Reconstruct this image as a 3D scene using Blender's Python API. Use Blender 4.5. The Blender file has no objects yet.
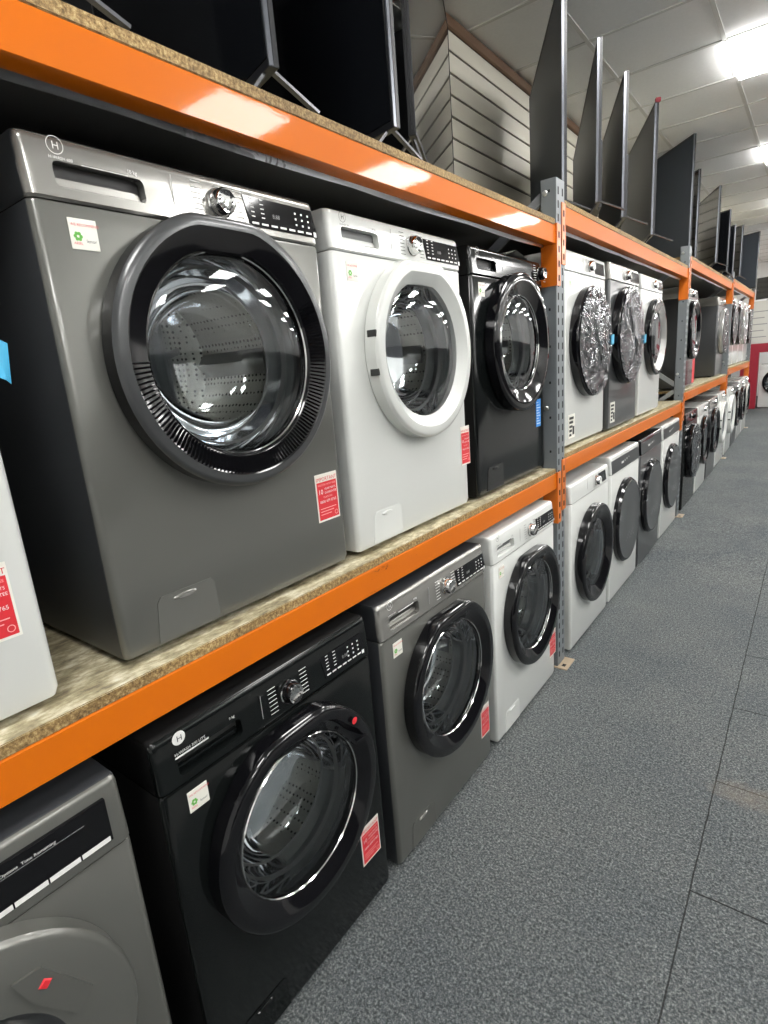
import bpy, bmesh, math, random
from mathutils import Vector, Matrix
random.seed(7)
SC = bpy.context.scene
COL = SC.collection
PI = math.pi

# ------------------------------------------------------------------ camera
YAW, PITCH, ROLL, FPX, CAM_H = 0.6631, 0.2451, -0.0812, 558.8, 1.4624
def make_camera():
    cy, sy, cp, sp, cr, sr = math.cos(YAW), math.sin(YAW), math.cos(PITCH), math.sin(PITCH), math.cos(ROLL), math.sin(ROLL)
    F = Vector((-sy, cy, 0)); R = Vector((cy, sy, 0)); U = Vector((0, 0, 1))
    F2 = F*cp - U*sp; U2 = U*cp + F*sp
    R3 = R*cr + U2*sr; U3 = U2*cr - R*sr
    cd = bpy.data.cameras.new('camera'); cam = bpy.data.objects.new('camera', cd); COL.objects.link(cam)
    M = Matrix((R3, U3, -F2)).transposed().to_4x4(); M.translation = (0, 0, CAM_H)
    cam.matrix_world = M
    cd.sensor_fit = 'VERTICAL'; cd.sensor_height = 24.0; cd.lens = 24.0*FPX/1024.0
    cd.clip_start = 0.02; cd.clip_end = 100
    SC.camera = cam
make_camera()
# ------------------------------------------------------------------ world, exposure
W = bpy.data.worlds.new('world'); SC.world = W; W.use_nodes = True
W.node_tree.nodes['Background'].inputs[0].default_value = (0.85, 0.92, 1, 1)
W.node_tree.nodes['Background'].inputs[1].default_value = 0.05
SC.view_settings.view_transform = 'Standard'; SC.view_settings.look = 'None'
SC.view_settings.gamma = 1.0; SC.view_settings.use_curve_mapping = False
SC.view_settings.exposure = 0.0
PANEL_STRENGTH = 32.0
SC.cycles.use_denoising = True
SC.cycles.max_bounces = 9; SC.cycles.diffuse_bounces = 4; SC.cycles.glossy_bounces = 4
SC.cycles.transparent_max_bounces = 10; SC.cycles.sample_clamp_indirect = 6.0
SC.cycles.caustics_reflective = False; SC.cycles.caustics_refractive = False

# ------------------------------------------------------------------ materials
MATS = {}
def mat(name, col=(.5, .5, .5), rough=.5, metal=0., coat=0., coat_rough=.05, spec=.5, emit=0.):
    if name in MATS: return MATS[name]
    m = bpy.data.materials.new(name); m.use_nodes = True
    b = m.node_tree.nodes['Principled BSDF']
    b.inputs['Base Color'].default_value = (*col, 1); b.inputs['Roughness'].default_value = rough
    b.inputs['Metallic'].default_value = metal; b.inputs['Coat Weight'].default_value = coat
    b.inputs['Coat Roughness'].default_value = coat_rough; b.inputs['Specular IOR Level'].default_value = spec
    if emit: b.inputs['Emission Color'].default_value = (1, .985, .96, 1); b.inputs['Emission Strength'].default_value = emit
    MATS[name] = m; return m
def nt(m): return m.node_tree.nodes, m.node_tree.links, m.node_tree.nodes['Principled BSDF']
def noise(N, L, scale, detail=4, rough=.6, coords='Object', vscale=None):
    tc = N.new('ShaderNodeTexCoord'); n = N.new('ShaderNodeTexNoise')
    n.inputs['Scale'].default_value = scale; n.inputs['Detail'].default_value = detail; n.inputs['Roughness'].default_value = rough
    if vscale:
        mp = N.new('ShaderNodeMapping'); mp.inputs['Scale'].default_value = vscale
        L.new(tc.outputs[coords], mp.inputs[0]); L.new(mp.outputs[0], n.inputs[0])
    else: L.new(tc.outputs[coords], n.inputs[0])
    return n
def ramp(N, L, src, stops):
    r = N.new('ShaderNodeValToRGB'); e = r.color_ramp.elements
    while len(e) < len(stops): e.new(.5)
    for k, (p, c) in enumerate(stops):
        e[k].position = p; e[k].color = (*c, 1) if len(c) == 3 else c
    L.new(src, r.inputs[0]); return r
def mixc(N, L, fac, a, b):
    x = N.new('ShaderNodeMix'); x.data_type = 'RGBA'
    if hasattr(fac, 'links'): L.new(fac, x.inputs[0])
    else: x.inputs[0].default_value = fac
    for k, v in ((6, a), (7, b)):
        if hasattr(v, 'links'): L.new(v, x.inputs[k])
        else: x.inputs[k].default_value = (*v, 1)
    return x.outputs[2]
def bump(N, L, b, src, strength, dist=.002):
    n = N.new('ShaderNodeBump'); n.inputs['Strength'].default_value = strength; n.inputs['Distance'].default_value = dist
    L.new(src, n.inputs['Height']); L.new(n.outputs[0], b.inputs['Normal'])

WHITE = mat('white_enamel', (.62, .635, .61), .22, coat=.4)
GREY = mat('graphite_enamel', (.135, .137, .124), .30, .45, coat=.35)
GREYP = mat('graphite_panel', (.30, .295, .275), .24, .65, coat=.4)
DKGREY = mat('anthracite_enamel', (.055, .058, .06), .3, .3, coat=.4)
BLACK = mat('black_enamel', (.004, .005, .005), .13, coat=.05, spec=.3)
GLOSSBLK = mat('gloss_black_plastic', (.004, .004, .005), .07, coat=.1, coat_rough=.03, spec=.38)
GREYRING = mat('graphite_ring', (.055, .058, .06), .30, .3, coat=.2)
SILVERRING = mat('silver_ring', (.5, .5, .48), .2, .6, coat=.4)
CHROME = mat('chrome', (.75, .75, .74), .1, 1.)
RUBBER = mat('grey_rubber', (.17, .175, .175), .5)
RUBBERBLK = mat('black_rubber', (.012, .012, .012), .6)
PRINTW = mat('white_print', (.8, .8, .78), .5)
PRINTG = mat('grey_print', (.25, .25, .25), .5)
PRINTK = mat('black_print', (.02, .02, .02), .5)
STW = mat('sticker_white', (.78, .77, .70), .4)
STR = mat('sticker_red', (.62, .025, .035), .4)
STP = mat('sticker_pink_print', (.9, .45, .42), .5)
STG = mat('sticker_green', (.12, .42, .06), .5)
STB = mat('sticker_blue', (.03, .22, .62), .4)
TAPE = mat('blue_tape', (.07, .42, .68), .35)
STEELGREY = mat('upright_grey_paint', (.155, .172, .182), .45, .0)
HOLE = mat('slot_dark', (.008, .008, .008), .9)
TVBLK = mat('tv_casing', (.012, .013, .016), .35)
TVMATTE = mat('tv_back_matte', (.045, .056, .076), .45, spec=.25)
TVSCREEN = mat('tv_screen', (.006, .007, .009), .10, spec=.7)
TVMIRROR = mat('tv_glossy_screen', (.02, .02, .02), .02, spec=1.0)
BEZEL = mat('tv_silver_edge', (.15, .16, .18), .28, .7)
FOOTM = mat('tv_foot_grey', (.12, .12, .13), .3, .5)
SIGNRED = mat('sign_red', (.32, .012, .03), .4)
LITE = mat('light_diffuser', (1, 1, 1), .5, emit=PANEL_STRENGTH)
LFRAME = mat('light_frame', (.8, .8, .8), .4)
BRACE = mat('brace_steel', (.32, .34, .36), .35, .6)
PLATE = mat('foot_plate_steel', (.38, .30, .21), .5, .3)
BOLT = mat('bolt_zinc', (.6, .6, .58), .3, .9)
WOODTRIM = mat('brown_wood_trim', (.16, .09, .05), .6)
DARKWALL = mat('shade_toned_wall', (.018, .02, .023), .7)  # shade behind the racking put into the wall colour
PAPER = mat('white_carton', (.62, .61, .56), .6)

DKFASCIA = mat('dark_fascia', (.022, .024, .026), .3)
SIDESHADE = mat('shaded_side_panel', (.035, .038, .042), .4, .2)  # shadow in the gaps between machines, put into the side colour
SIDESHADEBLK = mat('shaded_black_side', (.006, .006, .006), .6, spec=.2)
# wear on the brushed-looking graphite
N, L, b = nt(GREY)
n = noise(N, L, 900, 2); bump(N, L, b, n.outputs[0], .05, .0004)
# chipboard
CHIP = mat('chipboard', rough=.75); N, L, b = nt(CHIP)
n = noise(N, L, 130, 5, .75); r1 = ramp(N, L, n.outputs[0], [(.32, (.07, .038, .012)), (.5, (.30, .19, .07)), (.66, (.58, .43, .20))])
n2 = noise(N, L, 5, 4); r2 = ramp(N, L, n2.outputs[0], [(.4, (.45, .42, .38)), (.62, (1, 1, 1))])
mm = N.new('ShaderNodeMix'); mm.data_type = 'RGBA'; mm.blend_type = 'MULTIPLY'; mm.inputs[0].default_value = .6
L.new(r1.outputs[0], mm.inputs[6]); L.new(r2.outputs[0], mm.inputs[7]); L.new(mm.outputs[2], b.inputs['Base Color'])
bump(N, L, b, n.outputs[0], .5, .002)
# scuffed plastic-skinned chipboard top
CHIPTOP = mat('chipboard_face', rough=.4); N, L, b = nt(CHIPTOP)
n = noise(N, L, 28, 6, .7, vscale=(1.6, .7, 1)); r1 = ramp(N, L, n.outputs[0], [(.35, (.16, .13, .08)), (.5, (.40, .35, .22)), (.6, (.62, .57, .42)), (.7, (.75, .73, .62))])
L.new(r1.outputs[0], b.inputs['Base Color']); bump(N, L, b, n.outputs[0], .4, .002)
CHIPUNDER = mat('chipboard_underside', (.20, .20, .19), .7)
# orange beam paint
ORANGE = mat('orange_beam_paint', (.57, .130, .003), .45, coat=.38, coat_rough=.035, spec=.1); N, L, b = nt(ORANGE)
n = noise(N, L, 14, 8, .75, vscale=(1, .35, 1)); r1 = ramp(N, L, n.outputs[0], [(.30, (.22, .05, .01)), (.34, (.57, .130, .003)), (.70, (.57, .130, .003)), (.75, (.72, .36, .2))])
L.new(r1.outputs[0], b.inputs['Base Color'])
nb = noise(N, L, 30, 5, .6, vscale=(1, .5, 1)); nbump = bump(N, L, b, nb.outputs[0], .10, .0015)
L.new(N['Bump'].outputs[0], b.inputs['Coat Normal'])
ORANGEB = mat('orange_connector_paint', (.60, .14, .006), .35, coat=.2, coat_rough=.15)
# carpet tiles
CARPET = mat('carpet_tiles', rough=.95, spec=.15); N, L, b = nt(CARPET)
n = noise(N, L, 150, 4, .8); n2 = noise(N, L, 60, 3, .7); n3 = noise(N, L, 1.7, 4, .6)
r1 = ramp(N, L, n.outputs[0], [(.33, (.026, .032, .036)), (.5, (.095, .106, .110)), (.64, (.25, .262, .262))])
r2 = ramp(N, L, n2.outputs[0], [(.3, (.65, .65, .65)), (.7, (1.25, 1.25, 1.25))])
mm = N.new('ShaderNodeMix'); mm.data_type = 'RGBA'; mm.blend_type = 'MULTIPLY'; mm.inputs[0].default_value = 1
L.new(r1.outputs[0], mm.inputs[6]); L.new(r2.outputs[0], mm.inputs[7])
r3 = ramp(N, L, n3.outputs[0], [(.3, (.82, .84, .86)), (.65, (1.1, 1.08, 1.05))])
m2 = N.new('ShaderNodeMix'); m2.data_type = 'RGBA'; m2.blend_type = 'MULTIPLY'; m2.inputs[0].default_value = 1
L.new(mm.outputs[2], m2.inputs[6]); L.new(r3.outputs[0], m2.inputs[7])
# tile seams: x = -0.16 and every half metre right of it, staggered to the left
tc = N.new('ShaderNodeTexCoord'); sp_ = N.new('ShaderNodeSeparateXYZ'); L.new(tc.outputs['Object'], sp_.inputs[0])
def mth(op, a, bb=None, c=None):
    x = N.new('ShaderNodeMath'); x.operation = op
    for k, v in enumerate((a, bb, c)):
        if v is None: continue
        if hasattr(v, 'links'): L.new(v, x.inputs[k])
        else: x.inputs[k].default_value = v
    return x.outputs[0]
def seam(coord, off, w):
    f = mth('FRACT', mth('DIVIDE', mth('SUBTRACT', coord, off), .5))
    d = mth('MINIMUM', f, mth('SUBTRACT', 1., f))
    return mth('LESS_THAN', d, w)
wob = noise(N, L, 8, 2); wx = mth('ADD', sp_.outputs[0], mth('MULTIPLY', mth('SUBTRACT', wob.outputs[0], .5), .006))
wy = mth('ADD', sp_.outputs[1], mth('MULTIPLY', mth('SUBTRACT', wob.outputs[0], .5), .006))
right = mth('GREATER_THAN', sp_.outputs[0], -.16)
sx = seam(wx, -.16, .0045); sy = seam(wy, 1.445, .005); sy2 = seam(wy, 1.19, .003)
sxr = mth('MULTIPLY', sx, mth('ADD', mth('MULTIPLY', right, .8), 0.0))
edge = mth('MULTIPLY', mth('LESS_THAN', mth('ABSOLUTE', mth('ADD', wx, .16)), .0021), .8)
syr = mth('MULTIPLY', mth('MULTIPLY', sy, right), .9)
syl = mth('MULTIPLY', mth('MULTIPLY', sy2, mth('SUBTRACT', 1., right)), .10)
sm = mth('MAXIMUM', mth('MAXIMUM', edge, syr), mth('MAXIMUM', syl, mth('MULTIPLY', sxr, .5)))
c1 = mixc(N, L, sm, m2.outputs[2], (.012, .012, .012))
# a worn brown patch at one seam corner
dx = mth('DIVIDE', mth('ADD', sp_.outputs[0], .06), .14); dy = mth('DIVIDE', mth('SUBTRACT', sp_.outputs[1], 1.92), .07)
dd = mth('ADD', mth('MULTIPLY', dx, dx), mth('MULTIPLY', dy, dy))
pn = noise(N, L, 22, 5, .7)
pm = mth('MULTIPLY', mth('SUBTRACT', 1., mth('MINIMUM', mth('ADD', dd, mth('MULTIPLY', mth('SUBTRACT', pn.outputs[0], .5), 2.2)), 1.)), .32)
pm = mth('MAXIMUM', pm, 0.)
c2 = mixc(N, L, pm, c1, (.22, .18, .14))
L.new(c2, b.inputs['Base Color']); bump(N, L, b, n.outputs[0], .8, .006)
# ceiling tile, slat wall, plain walls
CEIL = mat('ceiling_tile', rough=.85); N, L, b = nt(CEIL)
n = noise(N, L, 60, 4); r1 = ramp(N, L, n.outputs[0], [(.3, (.86, .865, .86)), (.7, (.90, .905, .90))]); L.new(r1.outputs[0], b.inputs['Base Color'])
TBAR = mat('ceiling_grid_bar', (.68, .68, .66), .5)
SLAT = mat('slat_board', rough=.5); N, L, b = nt(SLAT)
n = noise(N, L, 3, 5, .6, vscale=(1, .4, 2)); r1 = ramp(N, L, n.outputs[0], [(.35, (.68, .65, .55)), (.7, (.80, .775, .67))]); L.new(r1.outputs[0], b.inputs['Base Color'])
BOUNCEFLOOR = mat('bounce_floor', (.24, .24, .235), .8, spec=.2)  # unseen strip beyond the carpet, added for its bounce light
WALLP = mat('pale_wall_paint', (.86, .87, .86), .8)
# drum steel with perforations
DRUM = mat('drum_steel', (.5, .49, .46), .32, .6); N, L, b = nt(DRUM)
tc = N.new('ShaderNodeTexCoord'); v = N.new('ShaderNodeTexVoronoi'); v.inputs['Scale'].default_value = 75; v.inputs['Randomness'].default_value = .15
L.new(tc.outputs['Object'], v.inputs['Vector'])
r1 = ramp(N, L, v.outputs['Distance'], [(.22, (.01, .01, .01)), (.28, (.78, .76, .71))]); L.new(r1.outputs[0], b.inputs['Base Color'])
bump(N, L, b, v.outputs['Distance'], .3, .003)
STEEL = mat('paddle_steel', (.45, .44, .42), .28, .8)
# thin clear glass / film
def thin(name, tint, rough, k, base=0., bump_scale=None, bstr=.6, extra=None):
    m = bpy.data.materials.new(name); m.use_nodes = True; N = m.node_tree.nodes; L = m.node_tree.links
    N.remove(N['Principled BSDF']); out = N['Material Output']
    t = N.new('ShaderNodeBsdfTransparent'); t.inputs[0].default_value = (*tint, 1)
    g = N.new('ShaderNodeBsdfGlossy'); g.inputs['Roughness'].default_value = rough; g.inputs[0].default_value = (.95, .97, 1, 1)
    f = N.new('ShaderNodeFresnel'); f.inputs[0].default_value = 1.5
    a = N.new('ShaderNodeMath'); a.operation = 'MULTIPLY_ADD'; a.use_clamp = True
    L.new(f.outputs[0], a.inputs[0]); a.inputs[1].default_value = k; a.inputs[2].default_value = base
    x = N.new('ShaderNodeMixShader'); L.new(a.outputs[0], x.inputs[0]); L.new(t.outputs[0], x.inputs[1]); L.new(g.outputs[0], x.inputs[2])
    L.new(x.outputs[0], out.inputs[0])
    if bump_scale:
        tc = N.new('ShaderNodeTexCoord'); n = N.new('ShaderNodeTexNoise'); n.inputs['Scale'].default_value = bump_scale; n.inputs['Detail'].default_value = 3
        n.inputs['Distortion'].default_value = 1.5
        L.new(tc.outputs['Object'], n.inputs[0]); bb = N.new('ShaderNodeBump'); bb.inputs['Strength'].default_value = bstr; bb.inputs['Distance'].default_value = .02
        L.new(n.outputs[0], bb.inputs['Height']); L.new(bb.outputs[0], g.inputs['Normal']); L.new(bb.outputs[0], f.inputs['Normal'])
    MATS[name] = m; return m
GLASS = thin('door_glass', (.93, .95, .95), .02, 1.15)
BOWL = thin('glass_bowl', (.92, .95, .94), .05, 1.6, .03)
WRAP = thin('crinkled_film', (.70, .71, .72), .10, 1.1, .08, 17, 1.)
FILM = thin('clear_film', (.75, .75, .75), .35, 1.2, .10, 6, .3)

# ------------------------------------------------------------------ mesh builder
class MB:
    def __init__(s): s.v = []; s.f = []; s.m = []; s.mats = []
    def mi(s, m):
        if m not in s.mats: s.mats.append(m)
        return s.mats.index(m)
    def add(s, vs, fs, m):
        o = len(s.v); s.v += [tuple(p) for p in vs]; k = s.mi(m)
        for f in fs: s.f.append([i+o for i in f]); s.m.append(k)
        return s
    def box(s, a, c, m, bev=0.):
        bm = bmesh.new(); bmesh.ops.create_cube(bm, size=1)
        sz = [c[i]-a[i] for i in range(3)]; ce = [(c[i]+a[i])/2 for i in range(3)]
        for v in bm.verts: v.co = Vector([v.co[i]*sz[i]+ce[i] for i in range(3)])
        if bev: bmesh.ops.bevel(bm, geom=bm.edges[:], offset=min(bev, min(abs(x) for x in sz)*.45), segments=2, affect='EDGES')
        s.bm(bm, m); return s
    def bm(s, bm, m, M=None):
        bm.verts.ensure_lookup_table()
        for i, v in enumerate(bm.verts): v.index = i
        s.add([(M @ v.co if M else v.co) for v in bm.verts], [[v.index for v in f.verts] for f in bm.faces], m); bm.free()
    def bar(s, p, q, w, h, m, up=(0, 0, 1)):
        p = Vector(p); q = Vector(q); d = (q-p).normalized(); u = Vector(up); r = d.cross(u).normalized(); u = r.cross(d)
        vs = [c + r*a*w/2 + u*b_*h/2 for c in (p, q) for a, b_ in ((-1, -1), (1, -1), (1, 1), (-1, 1))]
        s.add(vs, [(3, 2, 1, 0), (4, 5, 6, 7), (0, 1, 5, 4), (1, 2, 6, 5), (2, 3, 7, 6), (3, 0, 4, 7)], m); return s
    def rings(s, rings, m, cap0=False, cap1=False, closed=True):
        n = len(rings[0]); vs = [p for r in rings for p in r]; fs = []
        for i in range(len(rings)-1):
            for j in range(n if closed else n-1):
                k = (j+1) % n; fs.append((i*n+j, i*n+k, (i+1)*n+k, (i+1)*n+j))
        if cap0: fs.append(tuple(reversed(range(n))))
        if cap1: fs.append(tuple((len(rings)-1)*n+j for j in range(n)))
        s.add(vs, fs, m); return s
    def lathe(s, cy, cz, prof, m, n=64, shape=None, cap=False, a0=0, a1=2*PI):
        full = abs(a1-a0-2*PI) < 1e-6; cnt = n if full else n+1
        R_ = []
        for r, x in prof:
            ring = []
            for j in range(cnt):
                a = a0+(a1-a0)*j/n; y = r*math.cos(a); z = r*math.sin(a)
                if shape: y, z = shape(y, z, r)
                ring.append((x, cy+y, cz+z))
            R_.append(ring)
        s.rings(R_, m, False, cap, closed=full); return s
    def tube(s, pts, r, m, n=8):
        R_ = []
        for i, p in enumerate(pts):
            p = Vector(p); d = (Vector(pts[min(i+1, len(pts)-1)])-Vector(pts[max(i-1, 0)])).normalized()
            u = Vector((0, 0, 1)) if abs(d.z) < .9 else Vector((1, 0, 0)); a = d.cross(u).normalized(); b_ = a.cross(d)
            R_.append([p + a*r*math.cos(2*PI*k/n) + b_*r*math.sin(2*PI*k/n) for k in range(n)])
        s.rings(R_, m, True, True); return s
    def quad(s, x, y0, y1, z0, z1, m):
        s.add([(x, y0, z0), (x, y1, z0), (x, y1, z1), (x, y0, z1)], [(0, 1, 2, 3)], m); return s
    def text(s, txt, x, y, z, size, m, align='l', lean=0.):
        vs, fs, w = font(txt); off = {'l': 0, 'c': -w/2, 'r': -w}[align]
        s.add([(x - lean*v[1]*size, y+(v[0]+off)*size, z+v[1]*size) for v in vs], fs, m); return s
    def build(s, name, parent=None, angle=35, flat=False, loc=None):
        me = bpy.data.meshes.new(name); me.from_pydata(s.v, [], s.f)
        for m in s.mats: me.materials.append(m)
        me.polygons.foreach_set('material_index', s.m)
        bm = bmesh.new(); bm.from_mesh(me); bmesh.ops.recalc_face_normals(bm, faces=bm.faces[:]); bm.to_mesh(me); bm.free()
        if not flat:
            me.polygons.foreach_set('use_smooth', [True]*len(me.polygons)); me.set_sharp_from_angle(angle=math.radians(angle))
        me.update(); o = bpy.data.objects.new(name, me); COL.objects.link(o)
        if parent: o.parent = parent
        if loc: o.location = loc
        return o
FONTS = {}
def font(txt):
    if txt in FONTS: return FONTS[txt]
    c = bpy.data.curves.new('lettering', 'FONT'); c.body = txt; c.size = 1.0; c.resolution_u = 2
    o = bpy.data.objects.new('lettering', c); COL.objects.link(o); bpy.context.view_layer.update()
    me = bpy.data.meshes.new_from_object(o.evaluated_get(bpy.context.evaluated_depsgraph_get()))
    vs = [tuple(v.co) for v in me.vertices]; fs = [tuple(p.vertices) for p in me.polygons]
    w = max([v[0] for v in vs] + [0]); bpy.data.objects.remove(o); bpy.data.curves.remove(c); bpy.data.meshes.remove(me)
    FONTS[txt] = (vs, fs, w); return FONTS[txt]
def tag(o, label=None, cat=None, group=None, kind=None):
    if label: o['label'] = label
    if cat: o['category'] = cat
    if group: o['group'] = group
    if kind: o['kind'] = kind
    return o
def empty(name, loc=(0, 0, 0), rz=0.):
    o = bpy.data.objects.new(name, None); COL.objects.link(o); o.location = loc; o.rotation_euler = (0, 0, rz); o.empty_display_size = .1; return o
def boolean(o, cutters):
    for c in cutters:
        m = o.modifiers.new('cut', 'BOOLEAN'); m.operation = 'DIFFERENCE'; m.solver = 'EXACT'; m.object = c
    bpy.context.view_layer.update()
    me = bpy.data.meshes.new_from_object(o.evaluated_get(bpy.context.evaluated_depsgraph_get()))
    old = o.data; o.modifiers.clear(); o.data = me
    me.polygons.foreach_set('use_smooth', [True]*len(me.polygons)); me.set_sharp_from_angle(angle=math.radians(35))
    nm = old.name; bpy.data.meshes.remove(old); me.name = nm
    for c in cutters:
        d = c.data; bpy.data.objects.remove(c); bpy.data.meshes.remove(d)

# ------------------------------------------------------------------ room
def gz(y): return .0045*max(0., y-3.5)**1.5           # the shop floor climbs slightly towards the far end
CEIL_Z = 3.19; XW = -1.66; XR = 3.3; YN = -2.6; YF = 16.2
f = MB(); ys = [YN, 3.5] + [3.5+.5*k for k in range(1, 27)]
ys = [y for y in ys if y <= YF] + [YF]
f.rings([[(-2.5, y, gz(y)), (.84, y, gz(y)), (XR, y, gz(y)), (XR, y, gz(y)-.1), (-2.5, y, gz(y)-.1)] for y in ys], CARPET, True, True)
kv = f.mi(BOUNCEFLOOR)
for q, fc in enumerate(f.f):
    if len(fc) == 4 and min(f.v[i_][0] for i_ in fc) > .8 and max(f.v[i_][0]-.84 for i_ in fc) > 1 and not all(f.v[i_][0] > 3 for i_ in fc): f.m[q] = kv
tag(f.build('floor', angle=60), kind='structure')
c = MB(); c.box((-2.5, YN, CEIL_Z+.004), (XR, YF, CEIL_Z+.08), CEIL)
tag(c.build('ceiling'), kind='structure')
c = MB(); x = -.6-.605*3
while x < XR: c.box((x-.012, YN, CEIL_Z-.001), (x+.012, YF, CEIL_Z+.006), TBAR); x += .605
y = 4.38-.6*12
while y < YF:
    if y > YN: c.box((-2.5, y-.012, CEIL_Z-.0015), (XR, y+.012, CEIL_Z+.006), TBAR)
    y += .6
tag(c.build('trim_1'), kind='structure')
# slat wall: boards 0.1 m high with dark grooves; a recess left of y = 2.9
w = MB()
w.box((XW-.1, 2.9, -.05), (XW-.012, YF, CEIL_Z), HOLE)
k = 0; z = 2.045
while z < 3.12:
    z1 = min(z+.090, 3.135); w.box((XW-.012, 2.9, z), (XW, YF, z1), SLAT, .002); z += .1005
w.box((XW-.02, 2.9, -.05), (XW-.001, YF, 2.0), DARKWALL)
tag(w.build('wall_left'), kind='structure')
w = MB(); w.box((XW-.001, 2.9, 3.135), (XW+.018, YF, CEIL_Z), WOODTRIM, .004); tag(w.build('trim_2'), kind='structure')
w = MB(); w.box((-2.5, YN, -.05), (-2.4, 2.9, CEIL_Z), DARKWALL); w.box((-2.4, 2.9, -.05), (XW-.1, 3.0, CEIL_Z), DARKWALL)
tag(w.build('wall_recess'), kind='structure')
w = MB(); w.box((XR, YN, -.1), (XR+.1, YF, CEIL_Z), WALLP); w.box((XR-.02, YN, -.1), (XR+.05, YF, 1.85), DARKWALL); tag(w.build('wall_right'), kind='structure')  # unseen; dark lower band added for dark reflections, pale top for bounce
w = MB(); w.box((-2.5, YN-.1, -.1), (XR, YN, CEIL_Z), WALLP); tag(w.build('wall_near'), kind='structure')
w = MB(); w.box((-2.5, YF, -.1), (XR, YF+.1, CEIL_Z), WALLP); tag(w.build('wall_far'), kind='structure')

# ceiling lights
LIGHTS = []
NAMES = ('behind the viewer', 'overhead, beyond the frame', 'nearest in view', 'next beyond the nearest', 'further back', 'far', 'farthest')
ROWS = ((-.6, 'aisle', (-.42, 1.98, 4.38, 6.78, 9.18, 11.58, 13.98)), (1.21, 'right', (-.42, 2.58, 4.38, 6.98, 9.38, 11.78, 14.18)), (2.42, 'far right', (-1.02, .78, 2.98, 5.38, 7.78, 10.18, 12.58)))
for x0, rn, ys_ in ROWS:
    for y0, ln in zip(ys_, NAMES):
        t = empty('ceiling_light', (x0+.3025, y0+.3, CEIL_Z))
        lab = {('aisle', 4.38): 'large square white ceiling light panel nearest the viewer, at the top right corner',
               ('aisle', 6.78): 'second square ceiling light panel back, cut by the right edge above the screens'}.get((rn, y0), 'square lit ceiling panel over the %s side, %s' % (rn, ln))
        tag(t, lab, 'ceiling light', 'square ceiling light panels')
        m = MB(); m.box((-.285, -.285, -.032), (.285, .285, -.004), LITE); m.build('diffuser', t)  # dropped below the ceiling, glowing edges added to brighten the tiles
        m = MB()
        for a, b_ in (((-.3, -.3), (.3, -.285)), ((-.3, .285), (.3, .3)), ((-.3, -.285), (-.285, .285)), ((.285, -.285), (.3, .285))):
            m.box((a[0], a[1], -.006), (b_[0], b_[1], 0), LFRAME)
        m.build('frame', t)

# ------------------------------------------------------------------ racking
XB = -.892                       # face of the beams
POSTS = [-.35, 2.46, 5.38, 8.26, 11.02]
UP = [1.9104, 1.9965, 2.085, 2.125]     # underside of the upper beam, bay by bay
MID = [.8908, .9392, 1.012, 1.080]
BH = .071
def post(mb, x0, x1, y0, y1, z0, z1):    # open channel upright: face + two sides, with slots
    t = .004
    mb.box((x1-t, y0, z0), (x1, y1, z1), STEELGREY, .001)
    mb.box((x0, y0, z0), (x1-t, y0+t, z1), STEELGREY); mb.box((x0, y1-t, z0), (x1-t, y1, z1), STEELGREY)
    mb.box((x0, y0, z0), (x0+t, y0+.03, z1), STEELGREY); mb.box((x0, y1-.03, z0), (x0+t, y1, z1), STEELGREY)
ORD = ['nearest, right of the black washer', 'second from the viewer', 'third from the viewer', 'farthest, by the red display frame']
for i, Y in enumerate(POSTS):
    g = gz(Y) if i else 0
    z1 = [2.15, 2.155, 2.24, 2.285, 2.31][i]
    t = empty('rack_upright', (-1.0, Y, g))
    tag(t, 'grey slotted steel racking upright frame, ' + (['behind the viewer, out of frame'] + ORD)[i], 'rack upright', 'grey racking uprights')
    def P(name, mb):
        o = mb.build(name, t); o.matrix_parent_inverse = Matrix.Translation((1.0, -Y, -g)); return o
    m = MB(); post(m, -.955, -.889, Y-.047, Y+.047, g+.004, z1)
    z = g+.06
    while z < z1-.03:
        for dy in (-.024, .024): m.box((-.8895, Y+dy-.006, z-.014), (-.8885, Y+dy+.006, z+.014), HOLE)
        if int(z*20) % 3 == 0: m.box((-.922, Y-.0478, z-.005), (-.914, Y-.0465, z+.005), HOLE)
        z += .05
    P('front_post', m)
    m = MB(); post(m, -1.64, -1.58, Y-.047, Y+.047, g+.004, z1); P('rear_post', m)
    for k in range(4):
        za = g+.15+.5*k; zb = za+.45
        if k % 2: za, zb = zb, za
        m = MB(); m.bar((-.955, Y-.02, za), (-1.58, Y-.02, zb), .02, .035, BRACE); P('brace', m)
    for x0 in ((-.975, -.84), (-1.655, -1.56)):
        m = MB(); m.box((x0[0], Y-.06, g), (x0[1], Y+.06, g+.005), PLATE, .002)
        m.box((x0[1]-.035, Y-.035, g+.0045), (x0[1]-.018, Y-.012, g+.0056), HOLE); P('foot_plate', m)
    for zz in (z1-.05, g+.12, 1.25):
        m = MB(); m.lathe(0, 0, [(.0, .006), (.008, .006), (.011, .002), (.011, 0)], BOLT, 12)
        n_ = 4*12; vs = m.v[-n_:]; m.v[-n_:] = [(-.935+v[2], Y-.047-v[0], zz+v[1]) for v in vs]
        P('bolt', m)
BN = ['nearest', 'second', 'third', 'farthest']
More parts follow.
